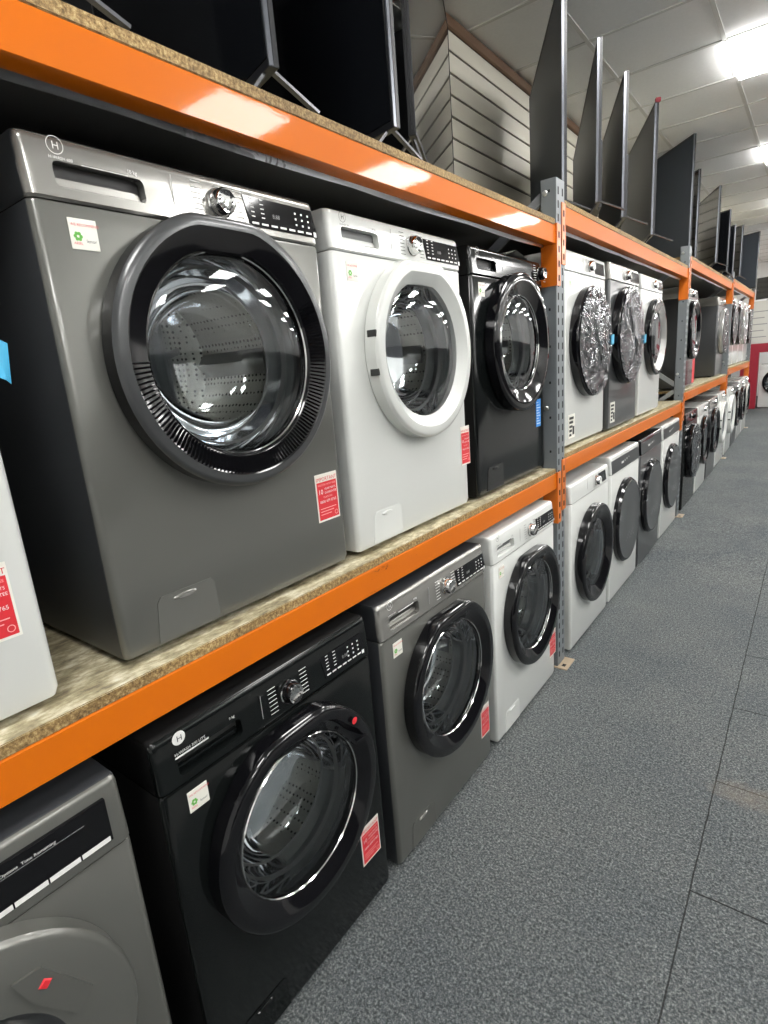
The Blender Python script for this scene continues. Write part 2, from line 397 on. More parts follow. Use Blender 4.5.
def beam(i, z0, lvl, front=True):
    y0, y1 = POSTS[i]+.0475, POSTS[i+1]-.0475
    s = 1 if front else -1; xf = XB if front else -1.64
    t = empty('shelf_beam', (xf, (y0+y1)/2, z0))
    tag(t, 'orange steel racking beam at the %s of the %s bay, %s shelf' % ('front' if front else 'rear', BN[i], lvl), 'shelf beam', 'orange racking beams')
    inv = Matrix.Translation((-xf, -(y0+y1)/2, -z0))
    def P(name, mb): o = mb.build(name, t); o.matrix_parent_inverse = inv; return o
    m = MB()
    prof = [(0, .002), (0, BH-.003), (-.003, BH), (-.022, BH), (-.022, BH-.024), (-.048, BH-.024), (-.048, .004), (-.044, 0), (-.003, 0)]
    m.rings([[(xf + s*a, y, z0+b_) for a, b_ in prof] for y in (y0, y1)], ORANGE, True, True)
    P('beam', m)
    if front:
        for ye, d in ((y0, 1), (y1, -1)):        # welded end connector: side plate and folded face plate
            m = MB(); pz0, pz1 = z0-.16, z0+BH+.005
            m.box((-.952, ye-(.001 if d > 0 else .0), pz0), (-.884, ye+d*.0035+(.001 if d < 0 else 0), pz1), ORANGEB, .001)
            ya, yb = sorted((ye, ye-d*.040))
            m.box((-.8885, ya, pz0), (-.8845, yb, pz1), ORANGEB, .001)
            for k in range(4):
                zz = pz0+.03+.055*k; ym = (ya+yb)/2
                m.box((-.8848, ym-.007, zz-.012), (-.8838, ym+.007, zz+.012), HOLE)
            P('end_connector', m)
        m = MB(); zz = z0-.012                   # clear strip of film hanging under the beam's back edge
        ysn = [y0+(y1-y0)*k/60 for k in range(61)]
        if lvl == 'upper':
            m.rings([[(xf-.05, y, z0+.004), (xf-.052, y, z0-.003-.002*math.sin(y*9)), (xf-.055, y, z0-.006-.004*abs(math.sin(y*5.3)))] for y in ysn], FILM, closed=False)
            P('film_strip', m)
for i in range(4):
    for z0, lvl in ((UP[i], 'upper'), (MID[i], 'middle')):
        beam(i, z0, lvl); beam(i, z0, lvl, False)
        y0, y1 = POSTS[i]+.05, POSTS[i+1]-.05; zt = z0+BH
        m = MB(); xf = XB-.0245+.0235
        m.box((-1.635, y0, zt+.0005), (xf, y1, zt+.0225), CHIP, .0015)
        kt, kb = m.mi(CHIPTOP), m.mi(CHIPUNDER)      # printed skin above, grey skin below
        for q, fc in enumerate(m.f):
            zz_ = [m.v[i_][2] for i_ in fc]
            if max(zz_)-min(zz_) < 1e-6: m.m[q] = kt if zz_[0] > zt+.01 else kb
        o = m.build('shelf_board')
        tag(o, 'chipboard shelf panel lying on the %s beams of the %s bay' % (lvl, BN[i]), 'shelf board', 'chipboard shelf panels')

# ------------------------------------------------------------------ washing machines
def sect(xf, inset, hw, D, rf, z, n=6):
    """rounded cross-section at height z: front at x = xf"""
    xf -= inset; hw -= inset; xb = -D+inset; rb = .008; pts = []
    for (cx, cy, r, a0) in ((xf-rf, hw-rf, rf, 0), (xb+rb, hw-rb, rb, 90), (xb+rb, -hw+rb, rb, 180), (xf-rf, -hw+rf, rf, 270)):
        e = .003
        a = math.radians(a0); pts.append((cx+r*math.cos(a)+e*math.sin(a), cy+r*math.sin(a)-e*math.cos(a), z))
        for k in range(n+1):
            a = math.radians(a0+90*k/n); pts.append((cx+r*math.cos(a), cy+r*math.sin(a), z))
        a = math.radians(a0+90); pts.append((cx+r*math.cos(a)-e*math.sin(a), cy+r*math.sin(a)+e*math.cos(a), z))
    return pts
def rrect(y0, y1, z0, z1, r, n=5):
    pts = []
    for cy, cz, a0 in ((y1-r, z1-r, 0), (y0+r, z1-r, 90), (y0+r, z0+r, 180), (y1-r, z0+r, 270)):
        for k in range(n+1):
            a = math.radians(a0+90*k/n); pts.append((cy+r*math.cos(a), cz+r*math.sin(a)))
    return pts
def machine(label, y0, z, xf=-.93, Wd=.61, H=.857, fh=.092, D=.53, body=WHITE, panel=None, ring=GLOSSBLK, ring2=None, hi=True, dc=(.0, .515), ro=.25, rg=.185,
            ribs=False, solid=False, disp=(.405, .605), knobu=.345, chars=None, redst=None, st=True, flap=True, drawer=True, flat=.232, group='front loading washing machines',
            sidemat=None, wrap=False, dryer=False, en=False, blue=False, fw=None, code='300'):
    panel = panel or body; hw = Wd/2
    t = empty('washing_machine' if not dryer else 'tumble_dryer', (xf, y0+hw, z)); tag(t, label, 'washing machine' if not dryer else 'tumble dryer', group)
    zs = H-fh                                                  # seam between body and fascia
    dark = body in (BLACK, GLOSSBLK)
    U = lambda u: u-hw                                         # measured across the front from the left edge
    # body
    m = MB(); rf = .013; dz = fh-.092
    m.rings([sect(0, .012, hw, D, rf, .012), sect(0, .004, hw, D, rf, .016), sect(0, 0, hw, D, rf, .03), sect(0, 0, hw, D, rf, zs-.006), sect(0, .002, hw, D, rf, zs-.002)], body, True, True)
    def shade_sides(m):  # darker side faces paint in the shade between neighbouring machines
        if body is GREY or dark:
            ks = m.mi(SIDESHADE if body is GREY else SIDESHADEBLK)
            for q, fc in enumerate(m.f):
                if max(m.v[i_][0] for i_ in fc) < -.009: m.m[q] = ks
    shade_sides(m)
    b_ = m.build('body', t)
    cy, cz = dc[0], dc[1]
    cut = MB(); cut.lathe(cy, cz, [(rg-.004, -.40), (rg-.004, .2)], RUBBER, 48)
    cut.add([(-.40, cy, cz)], [], RUBBER)
    n = 48; base = 0
    cut.f.append(list(range(0, n))); cut.m.append(0); cut.f.append(list(range(n, 2*n))); cut.m.append(0); cut.v.pop()
    if not solid:
        cb = cut.build('cutter', t); boolean(b_, [cb])
    for sy_ in (-1, 1):
        for sx_ in (-.06, -D+.06):
            m = MB(); m.lathe(0, 0, [(.0, .0), (.02, .0), (.02, .014), (0, .014)], RUBBERBLK, 12)
            m.v = [(sx_+v[1], sy_*(hw-.06)+v[2], v[0]) for v in m.v]; m.build('foot', t)
    # fascia
    m = MB(); tl = .006
    m.rings([sect(0, .002, hw, D, rf, zs), sect(.002, 0, hw, D, rf, zs+.004), sect(-.002, 0, hw, D, rf, H-.045), sect(-tl+.002, 0, hw, D, rf, H-.014),
             sect(-tl, .001, hw, D, rf, H-.005), sect(-tl-.002, .003, hw, D, rf, H-.0015), sect(-tl-.004, .008, hw, D, rf, H)], panel, True, True)
    shade_sides(m); p = m.build('control_panel', t)
    def xp(zz): return .002-.004*max(0, min(1, (zz-zs-.004)/(H-.045-zs-.004))) - (.002*max(0, (zz-H+.045)/.031))
    PZ = lambda w: zs+w                                          # height above seam
    if drawer and hi:
        cut = MB(); pr = rrect(U(.045), U(.192), PZ(.018), PZ(.056), .010)
        cut.rings([[(-.022, a, c_) for a, c_ in pr], [(.05, a, c_) for a, c_ in pr]], panel, True, True)
        boolean(p, [cut.build('cutter', t)])
        m = MB(); m.box((-.021, U(.047), PZ(.020)), (-.012, U(.19), PZ(.036)), panel, .004)          # scooped pull of the soap drawer
        m.box((-.0215, U(.046), PZ(.019)), (-.019, U(.191), PZ(.055)), PRINTK if panel is not WHITE else RUBBER)
        m.box((-.019, U(.045), PZ(.018)), (.0, U(.192), PZ(.0195)), panel)
        m.build('detergent_drawer', t)
    if drawer:
        m = MB(); m.box((xp(PZ(.03)), U(.245), PZ(.002)), (xp(PZ(.03))+.0006, U(.2465), PZ(.075)), PRINTG); m.build('drawer_seam', t)
    pc = PRINTK if body is WHITE and panel is WHITE else PRINTW
    # printed marks on the fascia
    m = MB(); xx = xp(PZ(.04))+.0012
    if hi:
        # round maker's mark
        LX = xp(PZ(.076+dz))+.0012
        if body is BLACK and code == '300': m.lathe(U(.057), PZ(.077+dz), [(.0135, LX), (.0001, LX)], PRINTW, 32); m.text('H', LX+.0012, U(.057), PZ(.071+dz), .017, PRINTK, 'c')
        else: m.lathe(U(.055), PZ(.077+dz), [(.0125, LX), (.0115, LX)], pc, 32); m.text('H', LX+.0002, U(.055), PZ(.0715+dz), .015, pc, 'c')
        m.text('H-WASH %s LITE' % code if code == '300' else 'H-WASH %s' % code, xp(PZ(.06))+.0014, U(.042), PZ(.0575)+dz*.3, .0062 if code != '300' else .0085, pc)
        m.quad(xp(PZ(.0575))+.0012, U(.09 if code != '300' else .042), U(.165 if code != '300' else .115), PZ(.0562), PZ(.0568)+dz*.2, pc)
        m.text('9 kg' if code == '300' else '10 kg', xp(PZ(.062))+.0014, U(.165), PZ(.0610)+dz*.3, .008, pc)
    k_ = 0
    if knobu:
        for side in (-1, 1):
            for k in range(7):
                zz = PZ(.018+.0093*k); ln = .022+.006*((k*3) % 3)
                ya = U(knobu)+side*.036; yb = ya+side*ln
                m.quad(xp(zz)+.0012, min(ya, yb), max(ya, yb), zz, zz+.0016, pc)
    if m.v: m.build('fascia_print', t)
    if knobu:
        m = MB(); kz = PZ(.045); x0_ = xp(kz)
        m.lathe(U(knobu), kz, [(.027, x0_), (.027, x0_+.004), (.0245, x0_+.005)], CHROME, 40)
        m.lathe(U(knobu), kz, [(.0245, x0_+.004), (.0235, x0_+.020), (.0205, x0_+.025)], CHROME if body is not BLACK else GLOSSBLK, 40)
        m.lathe(U(knobu), kz, [(.0205, x0_+.025), (.014, x0_+.022), (.001, x0_+.0215)], CHROME if hi else panel, 40, cap=True)
        if hi:
            for a in range(12):
                an = 2*PI*a/12; m.box((x0_+.0235, U(knobu)+.0145*math.cos(an)-.0012, kz+.0145*math.sin(an)-.0012), (x0_+.0245, U(knobu)+.0145*math.cos(an)+.0012, kz+.0145*math.sin(an)+.0012), PRINTK)
        m.build('program_knob', t)
    if disp:
        m = MB(); d0, d1 = U(disp[0]), U(disp[1]); za, zb = (PZ(.016), PZ(.072))
        sk = .01
        for dx, mt in ((.0, GLOSSBLK if not dryer else DKFASCIA),):
            if dryer: za, zb, sk = PZ(.006), PZ(.080), 0
            pts = [(d0+sk, za), (d1+.004, za), (d1-.006, zb), (d0, zb)]
            m.rings([[(xp(c_)-.002, a, c_) for a, c_ in pts], [(xp(c_)+.0016, a, c_) for a, c_ in pts]], mt, False, True)
        if dryer:
            for k, (ya, yb_) in enumerate(((.20, .25), (.27, .285), (.31, .33), (.36, .37))): m.quad(xp(PZ(.045))+.0026, U(ya), U(yb_), PZ(.035+.004*k), PZ(.048+.003*k), PRINTW)
        if hi:
            q = lambda a, b2, c_, d_, mm_: m.quad(xp(c_)+.0024, a, b2, c_, d_, mm_)
            for k in range(7):
                a = d0+.014+k*(d1-d0-.022)/7; q(a, a+(d1-d0)/7*.62, za+.0045, za+.0085, PRINTW if k < 7 else PRINTG)
            q(d1-.010, d1-.001, za+.001, za+.011, PRINTW)
            for r_ in range(5):
                for c_ in range(2): q(d0+.016+c_*.026, d0+.016+c_*.026+.009, za+.018+.0085*r_, za+.020+.0085*r_, PRINTW)
            for r_ in range(3):
                for c_ in range(3): q(d1-.062+c_*.019, d1-.062+c_*.019+.005, za+.017+.0115*r_, za+.021+.0115*r_, PRINTW)
            m.text('8:88', xp(za+.02)+.0024, d0+.072, za+.022, .012, PRINTG)
        m.build('display', t)
    # drum and gasket behind the glass
    if not solid:
        m = MB(); m.lathe(cy, cz, [(rg+.006, -.001), (rg-.008, -.01), (rg-.02, -.03), (rg-.012, -.05), (rg-.03, -.07)], RUBBER, 48); m.build('door_gasket', t)
        m = MB(); m.lathe(cy, cz, [(rg-.030, -.072), (rg-.006, -.085), (rg-.006, -.33), (rg-.04, -.36), (.05, -.35), (.03, -.335), (.001, -.335)], DRUM, 48, cap=True)
        dr = m.build('drum', t)
        if hi:
            for k in range(3):
                an = PI/2+.5+k*2*PI/3; m = MB()
                R1 = rg-.006; prs = []
                for x_ in (-.10, -.13, -.30, -.33):
                    hgt = .045 if -.31 < x_ < -.12 else .005
                    prs.append([(x_, cy+rr*math.cos(an+da), cz+rr*math.sin(an+da)) for rr, da in ((R1, -.16), (R1-hgt*.8, -.06), (R1-hgt, 0), (R1-hgt*.8, .06), (R1, .16))])
                m.rings(prs, STEEL, True, True, closed=True); m.build('drum_paddle', dr)
            m = MB()
            for k in range(6):
                an = .3+k*PI/3; m.bar((-.338, cy+.03*math.cos(an), cz+.03*math.sin(an)), (-.352, cy+.13*math.cos(an), cz+.13*math.sin(an)), .016, .010, STEEL, up=(1, 0, 0))
            m.lathe(cy, cz, [(.045, -.345), (.035, -.322), (.001, -.318)], STEEL, 24, cap=True); m.build('drum_spokes', dr)
    # door
    def shp(y, z_, r):
        k = flat*r/ro if flat else 9
        if z_ > k: z_ = k+(z_-k)*.12
        return y, z_
    segs = 72 if hi else 40
    m = MB()
    if solid:
        m.lathe(cy, cz, [(ro, 0), (ro, .02), (ro-.012, .034), (ro-.022, .036)], GLOSSBLK if ring is GLOSSBLK else ring, segs, shp)
        m.lathe(cy, cz, [(ro-.022, .036), (ro-.04, .033), (.1, .037), (.001, .038)], ring2 or DKGREY, segs, shp, cap=True)
        d = m.build('door', t)
        m = MB()
        for a in range(9):
            m.lathe(cy-.09+.022*a, cz-.11+.012*((a*5) % 4), [(.006, .0375), (.001, .040)], PRINTG, 8, cap=True)
        m.build('door_print', d)
    else:
        fw = fw or (.022 if ribs else .030)
        m.lathe(cy, cz, [(ro-.004, -.0005), (ro, .004), (ro, .036)], GLOSSBLK if ribs else ring, segs, shp)
        m.lathe(cy, cz, [(ro, .036), (ro-.004, .043), (ro-.010, .046), (ro-fw, .046)], ring, segs, shp)
        m.lathe(cy, cz, [(ro-fw, .046), (ro-fw-.004, .044), (rg+.006, .033 if ribs else .028), (rg, .024), (rg-.002, .010)], ring2 or GLOSSBLK, segs, shp)
        d = m.build('door', t)
        if ribs:
            m = MB(); cnt = 96
            for k in range(cnt):
                an = math.radians(-178 + 208*k/cnt); ca, sa = math.cos(an), math.sin(an); wd = .0024
                P1 = (ro-fw-.005, .0455); P0 = (rg+.007, .0355)
                vs = []
                for (r, xx_) in (P0, P1):
                    for o_, hx in ((-wd, -.004), (0, .0035), (wd, -.004)):
                        vs.append((xx_+hx, cy+r*ca-o_*sa, cz+r*sa+o_*ca))
                m.add(vs, [(0, 1, 4, 3), (1, 2, 5, 4), (0, 2, 1), (3, 4, 5)], GLOSSBLK)
            m.build('ribbed_trim', d, flat=True)
        m = MB(); m.lathe(cy, cz, [(rg+.001, .022), (rg-.010, .027), (rg*.6, .034), (.001, .037)], GLASS, segs, cap=True); m.build('door_glass', d, angle=80)
        m = MB(); m.lathe(cy, cz, [(rg-.002, .010), (rg-.010, -.006), (rg-.018, -.03), (rg-.026, -.065), (rg-.045, -.10), (rg-.09, -.12), (.001, -.125)], BOWL, segs, cap=True)
        m.build('glass_bowl', d, angle=80)
        if ring is not WHITE and hi:
            m = MB(); m.lathe(cy, cz, [(rg+.0035, .026), (rg+.001, .0285), (rg-.001, .026)], CHROME, segs); m.build('chrome_ring', d)
        if ring is WHITE:
            m = MB()
            for zz in (cz+.045, cz-.05):
                m = MB(); yy = cy-math.sqrt(ro**2-(zz-cz)**2); m.box((.012, yy-.002, zz-.009), (.040, yy+.004, zz+.009), PRINTK, .001); m.build('hinge_cap', d)
    # filter flap, bottom left
    if flap:
        m = MB(); pts = [(U(.068), .022), (U(.205), .022), (U(.203), .098), (U(.195), .108), (U(.085), .108), (U(.077), .098)]
        m.rings([[(-.001, a, c_) for a, c_ in pts], [(.0012, a, c_) for a, c_ in pts]], body if body is not GREY else GREY, False, True)
        m.lathe(U(.135), .096, [(.026, .0013), (.02, .0042), (.001, .0045)], GREYP if body is GREY else body, 24, lambda y, z_, r: (y, z_*.22), cap=True)
        m.build('filter_flap', t)
    # stickers
    if st:
        zz = zs-.022; m = MB(); m.box((.0, U(.05), zz-.045), (.0012, U(.094), zz), STW, .0005)
        X = .0016; m.text('WE RECOMMEND', X, U(.053), zz-.011, .0055, STR)
        for k in range(6): m.lathe(U(.062)+.0045*math.cos(k*PI/3), zz-.026+.0045*math.sin(k*PI/3), [(.0028, X), (.0001, X)], STG, 8)
        m.text('ARIEL', X, U(.054), zz-.038, .0055, STR); m.text('lenor', X, U(.074), zz-.034, .0075, PRINTK)
        m.build('sticker', t)['label'] = 'small white recommendation sticker'
        if hi and st != 1:
            m = MB(); m.box((.0, U(.545), zs-.058), (.0012, U(.578), zs-.022), STW, .0004); X = .0016
            for k in range(5): m.quad(X, U(.549), U(.561), zs-.052+.0055*k, zs-.050+.0055*k, PRINTG)
            m.quad(X, U(.565), U(.574), zs-.052, zs-.042, PRINTK); m.build('sticker', t)['label'] = 'small white spec sticker'
    if redst:
        m = MB(); ya, yb, za, zb = U(redst[0]), U(redst[1]), redst[2], redst[3]; w_ = yb-ya; h_ = zb-za; X = .0018; cx_ = (ya+yb)/2
        m.box((0, ya, za), (.0011, yb, zb), STW, .0004)
        m.quad(.0014, ya+w_*.05, yb-w_*.05, za+h_*.04, zb-h_*.17, STR)
        m.text('IMPORTANT', X, cx_, zb-h_*.145, w_*.165, STR, 'c')
        m.text('REGISTER NOW FREE', X, cx_, zb-h_*.25, w_*.085, STP, 'c')
        m.text('10', X, ya+w_*.09, zb-h_*.42, w_*.22, PRINTW); m.text('YEAR PARTS', X, ya+w_*.37, zb-h_*.345, w_*.095, PRINTW); m.text('GUARANTEE', X, ya+w_*.37, zb-h_*.425, w_*.095, PRINTW)
        m.text('TELEPHONE', X, cx_, zb-h_*.51, w_*.08, STP, 'c'); m.text('0800 479 0765', X, cx_, zb-h_*.61, w_*.125, PRINTW, 'c')
        for k in range(3): m.quad(X, ya+w_*.12, yb-w_*(.15+.12*k), zb-h_*(.72+.06*k), zb-h_*(.735+.06*k), STP)
        m.lathe(yb-w_*.17, za+h_*.13, [(w_*.075, X), (w_*.058, X)], STP, 16)
        m.build('sticker', t)['label'] = 'red and white IMPORTANT guarantee sticker'
    if blue:
        m = MB(); m.box((0, U(.53), .20), (.0012, U(.58), .315), STB, .0004)
        for k in range(9): m.quad(.0016, U(.535), U(.575-.01*(k % 3)), .212+.011*k, .215+.011*k, PRINTW)
        m.build('sticker', t)['label'] = 'blue label with white lines'
    if en:
        m = MB(); m.box((0, U(.045), .045), (.0012, U(.135), .16), STW, .0004)
        for k in range(5): m.quad(.0016, U(.055), U(.085+.008*k), .055+.02*k, .067+.02*k, PRINTK)
        m.quad(.0016, U(.10), U(.128), .06, .10, PRINTK); m.build('sticker', t)['label'] = 'black and white energy label'
    if wrap:
        rnd = random.Random(int(y0*97)); R_ = []
        nn = 56; prof = [(ro-.006, .049), (ro-.025, .052), (ro-.05, .050), (ro-.08, .051), (ro-.11, .053), (ro-.15, .054), (.06, .055), (.002, .055)]
        for r, x_ in prof:
            R_.append([(x_+rnd.uniform(-.002, .007), cy+(r+rnd.uniform(-.006, .006))*math.cos(2*PI*j/nn), cz+(r+rnd.uniform(-.006, .006))*math.sin(2*PI*j/nn)) for j in range(nn)])
        m = MB(); m.rings(R_, WRAP); m.build('plastic_wrap', t, angle=20)['label'] = 'crinkled clear film over the door'
    return t

XL = -.8756; ZS = .985
Rd = (.515, .592, .135, .252)
ZL = .85-.092
A = machine('large graphite washer with ribbed black door on the middle shelf, nearest', .418, ZS, body=GREY, panel=GREYP, ring=GREYRING, ribs=True, dc=(.012, .53), ro=.253, rg=.187, flat=.243, redst=Rd, code='600')
B = machine('white washer with a white door, between the graphite and black ones on the shelf', 1.070, ZS, body=WHITE, ring=WHITE, ring2=WHITE, dc=(.034, .528), ro=.247, redst=(.565, .625, .15, .28), code='500')
C = machine('glossy black washer with blue label on shelf beside grey upright', 1.7506, ZS, body=BLACK, ring=GLOSSBLK, knobu=.585, disp=None, dc=(.025, .54), ro=.25, rg=.17, flat=0, blue=True, flap=True, code='9')
U0 = machine('white washer cut off by the left edge, with red sticker, on the shelf', -.300, ZS, body=WHITE, ring=WHITE, ring2=WHITE, redst=(.50, .577, .135, .252))
L1 = machine('black washer with black door and red sticker under the middle shelf', .402, 0.0, fh=.108, xf=XL, body=BLACK, panel=BLACK, ring=GLOSSBLK, dc=(.0, .50), ro=.245, rg=.18, redst=(.50, .578, .155, .272), disp=(.43, .585), knobu=.325)
L2 = machine('graphite washer with black door on the carpet, between black and white washers', 1.06, 0.0, fh=.105, xf=XL, body=GREY, panel=GREYP, ring=GLOSSBLK, dc=(.02, .495), redst=(.535, .60, .12, .245), code='600')
L3 = machine('white washer with black door on the carpet, left of the nearest upright', 1.727, 0.0, fh=.105, xf=XL, body=WHITE, ring=GLOSSBLK, dc=(.02, .485), redst=(.545, .62, .12, .245), code='500')

# near-left graphite washer, lower shelf: wide grey door with a tag and a full width display
L0 = machine('graphite washer with wide grey door in the bottom left corner', -.255, 0.0, fh=.125, Wd=.598, H=.848, xf=XL, body=GREY, panel=GREY, ring=GREY, ring2=GREYRING, dc=(-.02, .50), ro=.26, rg=.13, flat=0, fw=.105, disp=None, knobu=None, drawer=False, st=False, flap=False)
def L0_extra():
    t = L0; U = lambda u: u-.299; X = .0
    m = MB(); m.box((-.006, U(.19), .742), (.0035, U(.568), .822), GLOSSBLK, .001); d = m.build('display', t)
    m = MB()
    for k in range(7): m.quad(.0042, U(.223+.049*k), U(.2695+.049*k), .744, .753, PRINTW)
    for k in range(2):
        for r in range(5): m.quad(.0042, U(.335+.045*k), U(.344+.045*k), .764+.0075*r, .766+.0075*r, PRINTW)
    m.quad(.0042, U(.352), U(.3535), .760, .797, PRINTG); m.quad(.0042, U(.372), U(.3735), .760, .797, PRINTG)
    m.quad(.0042, U(.40), U(.53), .799, .8000, PRINTG); m.text('Options  Time Remaining', .0042, U(.41), .8025, .0075, PRINTW)
    m.build('display_print', d)
    m = MB()                       # faceted grip plate on the door with a red tag
    pts = [(.12, .665), (.176, .565), (.148, .540), (.098, .62), (.082, .672)]
    m.rings([[(.040, a, c_) for a, c_ in pts], [(.0495, a, c_) for a, c_ in pts]], GREY, False, True)
    m.lathe(.119, .635, [(.010, .050), (.0075, .052), (.001, .052)], STR, 4, cap=True)
    m.build('door_grip', t)
L0_extra()
# small things on the near washers
m = MB(); cyd = 0.; m.bar((.054, cyd+.10, .495+.175), (.054, cyd+.155, .495+.10), .01, .008, GLOSSBLK); m.bar((.054, cyd+.155, .495+.10), (.054, cyd+.20, .495+.092), .01, .008, GLOSSBLK)
m.lathe(cyd+.165, .495+.155, [(.009, .0525), (.001, .054)], STR, 20, cap=True); m.build('door_handle', L1)
m = MB(); m.rings([[(.0008, .262, z_), (.0015, .290, z_), (.004, .312, z_-.003), (.003, .330, z_-.012), (-.006, .343+.12*(z_-.56), z_-.018)] for z_ in (.520, .540, .560, .578)], TAPE, closed=False)
m.build('blue_tape', U0)

m = MB(); m.rings([[(-1.06, 2.06, 1.848), (-1.06, 2.16, 1.862), (-1.06, 2.27, 1.849)], [(-.955, 2.08, 1.846), (-.955, 2.17, 1.872), (-.955, 2.28, 1.85)]], PAPER, closed=False)
tag(m.build('leaflet'), 'folded white leaflet lying on top of the glossy black washer', 'leaflet')
# second bay, middle shelf
z2 = MID[1]+BH+.023
machine('white washer with black film-wrapped door, right behind the nearest upright', 2.63, z2, H=.895, Wd=.61, body=WHITE, ring=GLOSSBLK, dc=(.005, .49), ro=.262, rg=.215, fw=.02, en=True, disp=(.42, .58), hi=False, wrap=True, flap=False, drawer=True, flat=0, st=1)
machine('graphite washer with plastic-wrapped door between two white ones on the shelf', 3.27, z2, xf=-.915, H=.90, Wd=.61, body=DKGREY, panel=GREYP, ring=GLOSSBLK, dc=(-.01, .52), ro=.27, rg=.222, fw=.02, en=True, hi=False, wrap=True, flap=False, flat=0, st=False)
machine('white washer with black ring around a silver window, left of the shelf gap', 3.99, z2, xf=-.925, H=.90, Wd=.61, body=WHITE, ring=GLOSSBLK, ring2=SILVERRING, dc=(.03, .51), ro=.25, rg=.17, disp=(.44, .58), hi=False, flap=False, flat=0, st=False)
for q_ in [o for o in bpy.data.objects if 'film-wrapped door, right' in o.get('label', '') or 'plastic-wrapped door between' in o.get('label', '')]:
    m = MB(); m.rings([[(.060, .22, z_), (.062, .26, z_+.003), (.050, .285, z_-.002), (.012, .300, z_-.01), (.004, .306, z_-.012)] for z_ in (.475, .50, .522)], TAPE, closed=False); m.build('blue_tape', q_)
# second bay, floor
def fl(y): return gz(y+.3)
w1 = machine('white washer with wide black door on the floor, right of the nearest upright', 2.57, 0.0, xf=-.88, H=.87, Wd=.62, body=WHITE, ring=GLOSSBLK, dc=(.005, .452), ro=.262, rg=.18, disp=(.43, .56), knobu=.39, hi=False, flap=False, flat=0, st=False)
d1 = machine('white tumble dryer with dark fascia and solid dark door, second of its floor bay', 3.24, 0.0, xf=-.88, H=.895, Wd=.63, body=WHITE, panel=WHITE, dc=(-.02, .462), ro=.262, solid=True, disp=(.008, .612), knobu=None, fh=.105, hi=False, flap=False, flat=0, st=False, drawer=False, dryer=True, group='tumble dryers')
d2 = machine('all dark graphite tumble dryer on the floor between two white dryers', 3.91, 0.002, xf=-.88, H=.895, Wd=.63, body=DKGREY, panel=GLOSSBLK, dc=(-.02, .462), ro=.262, solid=True, disp=(.008, .612), knobu=None, fh=.105, hi=False, flap=False, flat=0, st=False, drawer=False, dryer=True, group='tumble dryers')
d3 = machine('white tumble dryer with solid dark door beside the second upright', 4.60, fl(4.6), xf=-.88, H=.895, Wd=.63, body=WHITE, panel=WHITE, dc=(-.02, .462), ro=.262, solid=True, disp=(.008, .612), knobu=None, fh=.105, hi=False, flap=False, flat=0, st=False, drawer=False, dryer=True, group='tumble dryers')
# third bay
z3 = MID[2]+BH+.023
t = machine('washer with red packaging corner and black door, just past the second upright on the shelf', 5.50, z3, H=.85, body=DKGREY, panel=GREYP, ring=GLOSSBLK, dc=(.02, .50), ro=.25, hi=False, flap=False, flat=0, st=False)  # dark body colour stands in for the shade on its side
m = MB()
m.box((.001, .17, .03), (.004, .295, .24), STR, .001); m.box((.001, .16, .60), (.004, .297, .755), STR, .001); m.box((.001, .24, .24), (.004, .297, .60), STR, .001); m.box((.001, -.29, .03), (.005, .16, .24), GLOSSBLK, .001)
m.build('packaging_print', t)
machine('dark graphite washer showing its long grey side on the third bay shelf', 7.48, z3, H=.87, D=.60, body=DKGREY, panel=GREYP, ring=SILVERRING, dc=(.02, .5), hi=False, wrap=True, flap=False, flat=0, st=False)
xs = -.88
machine('black washer in crinkled film on the floor, just past the second upright', 5.50, fl(5.5), xf=xs, H=.88, Wd=.62, body=BLACK, panel=GLOSSBLK, ring=GLOSSBLK, hi=False, wrap=True, flap=False, flat=0, st=False)
machine('white washer with black door right of the film-wrapped black one on the floor', 6.18, fl(6.2), xf=xs, H=.87, Wd=.62, body=WHITE, ring=GLOSSBLK, hi=False, flap=False, flat=0, st=False)
machine('graphite washer on the floor in the middle of the third bay', 6.87, fl(6.87), xf=xs, H=.87, Wd=.62, body=DKGREY, panel=GREYP, ring=GLOSSBLK, hi=False, flap=False, flat=0, st=False)
machine('white washer with white door, last on the floor before the third upright', 7.54, fl(7.5), xf=xs, H=.87, Wd=.62, body=WHITE, ring=WHITE, ring2=WHITE, hi=False, flap=False, flat=0, st=False)
# fourth bay
z4 = MID[3]+BH+.023
for k, (bd, rg_, lab) in enumerate(((WHITE, GLOSSBLK, 'film-wrapped white washer on the far shelf, first past the third upright'), (WHITE, GLOSSBLK, 'film-wrapped white washer on the far shelf, second past the third upright'),
                              (WHITE, SILVERRING, 'film-wrapped white washer with silver door on the far shelf'), (WHITE, GLOSSBLK, 'film-wrapped white washer on the far shelf beside the last upright'))):
    machine(lab, 8.38+.65*k, z4, body=bd, ring=rg_, hi=False, wrap=True, flap=False, flat=0, st=False)
for k, (bd, rg_, lab) in enumerate(((WHITE, WHITE, 'white washer with white door on the floor, first past the third upright'), (DKGREY, GLOSSBLK, 'graphite washer on the floor in the fourth bay, between white ones'),
                              (WHITE, GLOSSBLK, 'white washer with black door on the floor right of the far graphite one'), (WHITE, SILVERRING, 'white washer with silver door on the floor beside the last upright'))):
    machine(lab, 8.38+.65*k, fl(8.38+.65*k), xf=xs, body=bd, ring=rg_, ring2=WHITE if rg_ is WHITE else None, hi=False, flap=False, flat=0, st=False)

